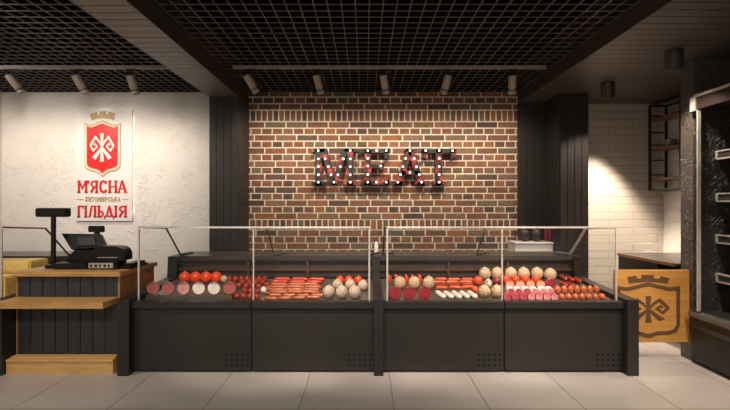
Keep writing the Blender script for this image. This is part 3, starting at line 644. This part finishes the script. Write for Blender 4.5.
# ------------------------------------------------------------------ staff counter, shelf unit, gate
t = thing('staff_counter', (3.3, 4.5, 0), 'dark counter with walnut edged top against the tile wall', 'counter')
MB().box(2.92, 3.72, 4.14, 4.78, 0, .775).build('cabinet', M['case_dark'], t)
MB().box(2.915, 3.73, 3.88, 4.80, .776, .80, 0, .003).build('counter_top', M['worktop'], t)
MB().box(2.885, 2.914, 3.875, 4.80, .772, .802, 0, .002).build('edge_strip', M['walnut'], t)

t = thing('wall_shelf_unit', (3.61, 4.6, 1.53), 'black metal wall shelf unit with three walnut shelves by tile wall', 'shelf unit')
q = MB(); X0, X1, Ya, Yb = 3.50, 3.72, 4.10, 5.10; s = .011
for X in (X0, X1-.02):
    for Y in (Ya, 4.6, Yb): q.box(X-s, X+s, Y-s, Y+s, 1.53, 2.575)
for z_ in (1.53, 2.565):
    for X in (X0, X1-.02): q.box(X-s, X+s, Ya, Yb, z_-s, z_+s)
    for Y in (Ya, 4.6, Yb): q.box(X0, X1-.02, Y-s, Y+s, z_-s, z_+s)
for z_ in (1.72, 1.90, 2.085, 2.24, 2.44):
    q.box(X0, X1-.02, Yb-s*.8, Yb+s*.8, z_-.007, z_+.007)
q.build('frame', M['black_metal'], t)
for z_ in (1.645, 2.01, 2.38): MB().box(X0+.012, X1-.033, Ya+.015, Yb-.015, z_, z_+.028, 0, .002).build('shelf', M['walnut'], t)
for i in range(5):
    x, y = 3.60, 4.88; z_ = 2.038+i*.0165
    q = MB(); q.tube([(x, y, z_), (x, y, z_+.003), (x, y, z_+.012), (x, y, z_+.016)], [.035, .045, .062, .064], 20)
    tag(q.build('plate', M['track']), 'grey plate, %s of the stack on the middle shelf' % ('bottom one', 'second from bottom', 'middle one', 'second from top', 'top one')[i], 'plate', 'plates stacked on the middle shelf')
q = MB(); q.tube([(3.58, 4.66, 1.673), (3.58, 4.66, 1.68), (3.58, 4.66, 1.74), (3.58, 4.66, 1.80), (3.58, 4.66, 1.83), (3.58, 4.66, 1.84)], [.03, .045, .05, .035, .02, .012], 18)
tag(q.build('jar', M['white']), 'white rounded jar on the lowest shelf beside the textured pier', 'jar')

YG = 3.64
gx0, _, gz1 = P(612.5, 269.5, YG); gx1, _, gz0 = P(686.5, 341, YG)
t = thing('swing_gate', ((gx0+gx1)/2, YG, gz0), 'light oak swing gate with dark burnt crest beside the case', 'gate')
MB().box(gx0, 2.868, YG-.016, YG+.016, gz0, gz1, 0, .003).build('board', M['oak_light'], t) if False else MB().box(gx0, gx1, YG-.035, YG-.005, gz0, gz1, 0, .003).build('board', M['gate_oak'], t)
def TG(u, v):
    px = 648.2+(u-176)*.272
    if v > 150: py = 296+(v-180)*.15 if v < 360 else 322
    else: py = v
    x, _, z_ = P(px, py, YG-.035); return (x, z_)
yy0, yy1 = YG-.038, YG-.034
q = MB()
f = lambda px, py: (P(px, py, YG-.035)[0], P(px, py, YG-.035)[2])
q.prism([f(*p) for p in [(627,277),(636,275.5),(637,278.5),(641.5,278),(641.5,275),(653.5,275),(653.5,278),(659,278.6),(660.5,276),(669.5,278),(667,283.5),(659,282.5),(648,281.5),(637,282.5),(629,283.5)]], yy0, yy1); q.build('crown', M['burnt'], t)
q = MB(); stroke(q, [f(*p) for p in [(617.8,286.5),(618.5,288),(627,289),(638,286.5),(648.2,283.8),(658,286.5),(669,289),(678,288),(678,325),(675,330.5),(669,332.5),(657,333),(648.2,335.8),(639,333),(627,332.5),(621,330.5),(618.3,325),(618.3,287)]], 3.4*YG/F, yy0, yy1); q.build('shield_outline', M['burnt'], t)
q = MB(); symbol(q, TG, .023, yy0, yy1); q.build('emblem', M['burnt'], t)
for zz_ in (gz0+.1, gz1-.16): MB().box(gx1+.0005, 2.8295, YG-.034, YG-.006, zz_, zz_+.06).build('hinge', M['black_metal'], t)

# ------------------------------------------------------------------ refrigerated wall cabinet on the right
t = thing('wall_chiller', (3.3, 2.3, 0), 'tall open shelved chiller with steel frame at the right photo edge', 'refrigerator')
Y0, Y1 = 1.2, 3.565; XB = 3.66
MB().box(2.838, XB, 3.525, 3.56, .45, 2.20).build('end_wall', M['black_plaster'], t)
MB().box(XB-.04, XB, Y0, 3.524, .45, 2.20).build('back_wall', M['black_plaster'], t)
MB().box(2.838, XB, Y0, Y0+.035, .45, 2.20).build('end_wall', M['black_plaster'], t)
q = MB()
for ya in (3.50, Y0): q.box(2.803, 2.837, ya, ya+.012, .45, 2.149, 0, .004)
q.build('frame_post', M['steel'], t)
q = MB(); q.prism([(2.790, 2.15), (2.790, 2.27), (2.825, 2.30), (3.66, 2.30), (3.66, 2.201), (2.85, 2.201), (2.85, 2.15)], 3.515, 3.565, 0, 'Y'); q.prism([(2.790, 2.15), (2.790, 2.27), (2.825, 2.30), (3.66, 2.30), (3.66, 2.201), (2.85, 2.201), (2.85, 2.15)], Y0, Y0+.05, 0, 'Y'); q.box(2.797, 2.825, Y0+.05, 3.515, 2.262, 2.285); q.build('canopy_end', M['steel'], t)
MB().prism([(2.805, 2.16), (2.805, 2.262), (2.826, 2.262), (2.83, 2.29), (3.65, 2.29), (3.65, 2.201), (2.86, 2.19), (2.86, 2.16)], Y0+.051, 3.514, 0, 'Y').build('canopy', mat('dark brown canopy', (.022, .012, .010), .4, scale=5), t)
for py in (155, 197.5, 239, 278):
    zc = H+(CY-py)*3.5/F; x0 = 2.975
    sh = MB(); sh.box(x0+.03, XB-.045, Y0+.04, 3.522, zc-.012, zc+.012); s_ = sh.build('shelf', M['case_black'], t)
    q = MB(); q.tube([(x0, 3.52, zc-.03), (x0-.0, 3.52, zc)], .001, 4)
    q = MB(); pr = [(x0+.03, zc-.04), (x0+.008, zc-.038), (x0, zc-.03), (x0, zc+.03), (x0+.008, zc+.038), (x0+.03, zc+.04)]
    q.prism(pr, 3.505, 3.5235, 0, 'Y'); q.box(x0-.001, x0+.028, Y0+.05, 3.505, zc+.026, zc+.038); q.box(x0-.001, x0+.028, Y0+.05, 3.505, zc-.038, zc-.026); q.build('price_rail', M['steel'], s_)
    MB().box(x0+.008, x0+.028, Y0+.05, 3.505, zc-.026, zc+.026).build('price_strip', M['worktop'], s_)
q = MB(); q.prism([(2.80, .03), (2.80, .30), (2.785, .34), (2.785, .42), (2.83, .449), (XB, .449), (XB, 0), (2.88, 0), (2.88, .03)], Y0, 3.56, 0, 'Y'); q.build('base', M['case_dark'], t)
MB().box(2.768, 2.7845, Y0, 3.56, .40, .445, 0, .006).build('bumper_rail', mat('grey bumper', (.16, .135, .12), .4), t)

# ------------------------------------------------------------------ goods in the cases
def place(px, py, r):
    Y = (H-.553+.342)/(.1+(r+py-CY)/F); Y = max(Y, 3.418+r*3.45/F)
    x = (px-CX)*Y/F; R_ = r*Y/F
    return x, Y, deckz(Y)+R_*1.006+.001, R_
def ordl(i, n):
    if n == 1: return 'the only one'
    if i == 0: return 'leftmost'
    if i == n-1: return 'rightmost'
    return ('second', 'third', 'fourth', 'fifth', 'sixth', 'seventh', 'eighth')[i-1]+' from left'
def row_balls(name, pts, r, m, lab, cat, group, ez=1.0):
    n = len(pts)
    for i, (px, py) in enumerate(pts):
        x, y, z_, R_ = place(px, py, r)
        q = MB(); q.ball((x, y, z_+R_*(ez-1)), R_, R_*.98, R_*ez, 0, 20)
        # tied tip
        q.tube([(x, y, z_+R_*(2*ez-1.08)), (x+.003, y, z_+R_*(2*ez-1)+.006)], [R_*.2, R_*.08], 8)
        o = tag(q.build(name, m), lab.format(ordl(i, n)), cat, group)
def log(px, py, r, mcut, mcase, name, lab, cat, group, length=.16, Y=None):
    x, y, z_, R_ = place(px, py, r)
    if Y: x, y, z_ = P(px, py, Y); R_ = r*Y/F
    n = MB(); y0 = y-R_*.2; y1 = y0+length; sl = .1*length; rise = sl
    n.tube([(x, y0, z_), (x, y0+.004, z_), (x, y1-.03, z_+rise*.85), (x, y1-.008, z_+rise*.97), (x, y1, z_+rise)], [R_*.96, R_, R_, R_*.75, R_*.3], 22)
    o = tag(n.build(name, mcase), lab, cat, group)
    c = MB(); c.tube([(x, y0-.002, z_), (x, y0+.0005, z_)], [R_*.93, R_*.95], 22, smooth=False); c.build('cut_face', mcut, o)
def sausage(name, p0, p1, r, m, lab, cat, group, bow=0.0, lift=0.0, seg=10):
    p0 = Vector(p0); p1 = Vector(p1); q = MB(); n = 9; pts = []; rad = []
    for i in range(n):
        u = i/(n-1); p = p0.lerp(p1, u); k = math.sin(math.pi*u)*bow; p = p+Vector((0, k, k*.1)); p.z += lift; pts.append(p)
        e = min(u, 1-u)*(p1-p0).length; rad.append(r*math.sqrt(max(.03, 1-max(0, 1-e/r)**2)) if e < r else r)
    q.tube(pts, rad, seg); return tag(q.build(name, m), lab, cat, group)
# left case ---------------------------------------------------
zr = H+(CY-294.5)*3.475/F-.001
q = MB(); q.box(-1.83, -1.108, 3.462, 3.64, deckz(3.46)-.0, zr, 0, .003); q.build('riser', M['deck'], bpy.data.objects['display_case'])
cuts = [('salami', 'dark red'), ('salami', 'dark red'), ('cut_glare_pink', 'pale pink'), ('cut_glare', 'white'), ('cut_glare', 'white'), ('salami', 'dark red')]  # pale faces carry a painted reflection of the white wall
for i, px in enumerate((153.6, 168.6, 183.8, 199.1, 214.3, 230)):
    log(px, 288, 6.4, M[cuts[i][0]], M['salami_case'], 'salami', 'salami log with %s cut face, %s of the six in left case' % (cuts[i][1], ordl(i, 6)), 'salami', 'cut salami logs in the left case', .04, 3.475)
row_balls('round_sausage', [(184.8, 277.5), (195.6, 277.5), (206, 277.5), (216.3, 277.5)], 5.6, M['orange'], 'orange round sausage behind the cut salami logs, {}', 'sausage', 'orange round sausages behind the salami')
row_balls('garlic_sausage', [(224, 279.3)], 3.6, M['net_grey'], 'small grey netted round sausage beside the orange ones', 'sausage', None)
row_balls('small_sausage', [(229.5+i*5.85, 279.8) for i in range(7)], 2.88, M['redsaus'], 'small red sausage in the back row of left heap, {}', 'sausage', 'small red sausages in the back row', 1.12)
row_balls('small_sausage', [(239, 285.7), (246.2, 286.2), (252.5, 285.8), (259.0, 286.6), (267.2, 284.6)], 3.0, M['redsaus'], 'small red sausage in the middle row of left heap, {}', 'sausage', 'small red sausages in the middle row', 1.0)
row_balls('small_sausage', [(244.5, 290.6), (250.6, 291.2), (257.2, 291.4)], 3.0, M['redsaus'], 'small red sausage in the third row of left heap, {}', 'sausage', 'small red sausages in the third row', 1.0)
row_balls('small_sausage', [(237.0, 296), (243.5, 296.2), (250.3, 296.5), (256.8, 296.8)], 3.1, M['redsaus'], 'small red sausage in the front row of left heap, {}', 'sausage', 'small red sausages in the front row', 1.0)
row_balls('garlic_bulb', [(263.6, 290.2)], 3.1, M['garlic'], 'small white bulb beside the tan sausage heap', 'garlic', None, 1.05)
row_balls('small_sausage', [(242.5, 282.6), (249.2, 282.9), (255.8, 282.7), (262.6, 282.9)], 2.9, M['redsaus'], 'small red sausage just behind the middle row of left heap, {}', 'sausage', 'small red sausages just behind middle row', 1.0)
# tan sausage heap
def rowtubes(name, x0, x1, pys, r, nper, m, lab, cat, group, jit=.8, names=None, top=0):
    for j, py in enumerate(pys):
        L_ = (x1-x0)/nper; off = random.uniform(-3.2, 2.8)
        for i in range(nper):
            a = x0+i*L_+off; b2 = a+L_*1.0
            xa, ya, za, Ra = place(a, py, r); xb, _, _, _ = place(b2, py, r)
            dy = random.uniform(-.011, .011); za += random.uniform(0, .004)
            sausage(name, (xa, ya, za), (xb-.004, ya+dy, za+dy*.1), Ra, m, lab.format(names[j], ordl(i, nper)), cat, group, bow=random.uniform(-.014, .014))
rn = ('back row', 'fifth row', 'fourth row', 'third row', 'second row', 'front row')
rowtubes('linked_sausage', 266, 322, (285.2, 287.8, 290.3, 292.9, 295.5, 298.0), 1.75, 4, M['tan'], 'thin tan sausage of the linked heap, {}, {}', 'sausage', 'thin tan sausages in the left case', names=rn)
# second layer of tan sausages lying in the grooves
for j, py in enumerate((286.6, 289.2, 291.8, 294.3)):
    for i in range(3):
        a = 269+i*17+random.uniform(-3, 3); xa, ya, za, Ra = place(a, py, 1.7); xb = place(a+17, py, 1.7)[0]
        sausage('linked_sausage', (xa, ya, za+Ra*1.35), (xb, ya, za+Ra*1.35), Ra*.97, M['tan'], 'thin tan sausage lying on top of the heap, %s ridge, %s' % (('back', 'third', 'second', 'front')[j], ordl(i, 3)), 'sausage', 'thin tan sausages in the left case', bow=random.uniform(-.004, .004))
rowtubes('thin_sausage', 274, 326, (279.6, 282.2), 1.8, 3, M['scarlet'], 'thin bright red sausage behind the tan heap, {}, {}', 'sausage', 'thin bright red sausages in left case', names=('back row', 'front row'))
row_balls('netted_sausage', [(328.8, 292.7), (341.7, 292.7), (354.6, 292.7)], 6.1, M['net_grey'], 'cream netted ball sausage, front row of left case, {}', 'sausage', 'cream netted ball sausages in left case', 1.1)
row_balls('netted_sausage', [(337.4, 284.8), (350.2, 284.8), (363.0, 285.5)], 5.3, M['net_grey'], 'cream netted ball sausage, second row of left case, {}', 'sausage', 'cream netted ball sausages in left case', 1.0)
row_balls('round_sausage', [(340, 280.4), (348.9, 280.4), (358.4, 280.4)], 4.3, M['orange'], 'orange round sausage behind the netted balls, {}', 'sausage', 'orange round sausages behind netted balls')
# right case --------------------------------------------------
for i, px in enumerate((395, 409.7, 424.5)):
    log(px, 293, 6.4, M['maroon'], M['pinkcase'], 'cut_sausage', 'thick pink cased log with dark red cut face, %s in right case' % ordl(i, 3), 'sausage', 'dark red cut logs in right case', .045)
def netball(px, py, r, lab, grp, m='net', ez=1.1):
    row_balls('netted_sausage', [(px, py)], r, M[m], lab, 'sausage', grp, ez)
for i, px in enumerate((399.8, 414.2, 428.8)):
    netball(px, 283.5, 6.0, 'cream netted ball sausage behind the dark red logs, %s' % ordl(i, 3), 'cream netted balls behind dark red logs')
for i, (px, py) in enumerate(((390, 279.5), (396.8, 279), (406.8, 279.3), (413.2, 279.3), (420, 278.8))):
    x, y, z_, R_ = place(px, py+1.5, 2.3)
    q = MB(); q.tube([(x, y, deckz(y)+.004), (x, y, deckz(y)+.02), (x-.004, y, deckz(y)+.06), (x-.012, y, deckz(y)+.082)], [.012, .021, .019, .004], 10)
    tag(q.build('upright_sausage', M['orange']), 'pointed orange sausage behind the netted balls, %s' % ordl(i, 5), 'sausage', 'pointed orange sausages in right case')
rowtubes('frankfurter', 433, 473, (279.6, 282.4, 285.0, 287.6), 1.7, 3, M['orangesaus'], 'thin orange red sausage behind the white ones, {}, {}', 'sausage', 'thin orange red sausages in right case', names=('back row', 'third row', 'second row', 'front row'))
for i in range(5):
    a = place(436.5+i*7.9, 292.0, 2.6); c = place(445+i*7.9, 297.6, 2.6)
    sausage('white_sausage', a[:3], c[:3], .0215, M['whitesaus'], 'thick white sausage in the slanting row of right case, %s' % ordl(i, 5), 'sausage', 'white sausages in right case', seg=14)
row_balls('round_sausage', [(477.8, 281)], 4.5, M['orange'], 'orange round sausage at the right end of orange red ones', 'sausage', None)
row_balls('round_sausage', [(475.0, 289.5)], 3.3, M['orange'], 'small orange round sausage beside the white sausages', 'sausage', None)
row_balls('netted_sausage', [(484.2, 291.8), (496.6, 291.8)], 5.9, M['net'], 'cream netted ball sausage, front row beside glass joint, {}', 'sausage', 'front cream netted balls in right case', 1.08)
row_balls('netted_sausage', [(484.8, 274), (497.3, 274), (510.8, 274), (523.6, 274), (537, 274), (550.2, 275)], 5.9, M['net'], 'cream netted ball sausage in the back row of right case, {}', 'sausage', 'cream netted balls in the back row', 1.06)
row_balls('white_ball', [(488.2, 283.2)], 3.9, M['whitesaus'], 'white round sausage between netted balls in right case', 'sausage', None)
row_balls('red_ball', [(496.4, 282.0)], 4.4, M['maroon'], 'dark red round sausage between netted balls in right case', 'sausage', None)
row_balls('round_sausage', [(506.0, 279.8), (515.6, 279.8), (525.6, 279.8), (535.8, 279.8)], 4.3, M['orange'], 'orange round sausage above the light pink cut ones, {}', 'sausage', 'orange round sausages in front of back row')
for i, px in enumerate((509.7, 520, 530.2, 540.4)):
    log(px, 284.6, 4.4, M['pinkcut'], M['peach'], 'cooked_sausage', 'cooked sausage with light pink cut face, %s in right case' % ordl(i, 4), 'sausage', 'light pink cut sausages', .04)
log(550.6, 284.0, 5.2, M['maroon'], M['pinkcase'], 'cooked_sausage', 'sausage with dark red cut face beside the light pink ones', 'sausage', None, .05)
for i, px in enumerate((510.8, 518.6, 526.7, 535, 543.2, 550.6)):
    log(px, 291.6, 3.6, M['marble_dark'] if i < 3 else M['marble_light'], M['garlic'], 'marbled_sausage', '%s marbled cut sausage in the upper row, %s' % ('dark pink' if i < 3 else 'light pink', ordl(i, 6)), 'sausage', 'marbled cut sausages', .09)
for i, px in enumerate((507.2, 515.2, 523.3, 531.3, 539.2, 547.0, 554.4)):
    log(px, 297.2, 3.6, M['marble_dark'] if i < 3 else M['marble_light'], M['pinkcase'], 'marbled_sausage', '%s marbled cut sausage in the front row, %s' % ('dark pink' if i < 3 else 'light pink', ordl(i, 7)), 'sausage', 'marbled cut sausages', .055)
row_balls('egg_sausage', [(557.5+i*6.45, 291.0) for i in range(7)], 3.1, M['peach'], 'brown orange oval sausage in the second row, {}', 'sausage', 'brown orange oval sausages second row', 1.35)
row_balls('egg_sausage', [(561.8+i*6.7, 297.4) for i in range(7)], 3.1, M['peach'], 'brown orange round sausage in the front row, {}', 'sausage', 'brown orange round sausages front row', 1.1)
for i, (px, py) in enumerate(((560, 276), (567, 277.2), (574, 278.5), (560.5, 282.5), (567.5, 283.2))):
    a = place(px, py, 2.5); c = place(px+6.5, py+3.8, 2.5)
    sausage('thick_sausage', (a[0], a[1], a[2]), (c[0], c[1], c[2]), .0225, M['redsaus'], 'thick shiny red sausage at the right case end, %s' % (('upper left', 'upper middle', 'upper right', 'lower left', 'lower right')[i]), 'sausage', 'thick red sausages in right case', seg=14)
# cheese in the left edge case
def cheese(x0, x1, y0, y1, z0, h, lab):
    tag(MB().box(x0, x1, y0, y1, z0, z0+h, 0, .012).build('cheese_block', M['cheese']), lab, 'cheese', 'cheese blocks in the left edge case')
cheese(-3.34, -3.0, 3.45, 3.62, deckz(3.62)+.001, .175, 'yellow cheese block in the front of left edge case')
cheese(-3.60, -3.02, 3.74, 3.97, deckz(3.97)+.001, .235, 'taller yellow cheese block behind the front one in left case')
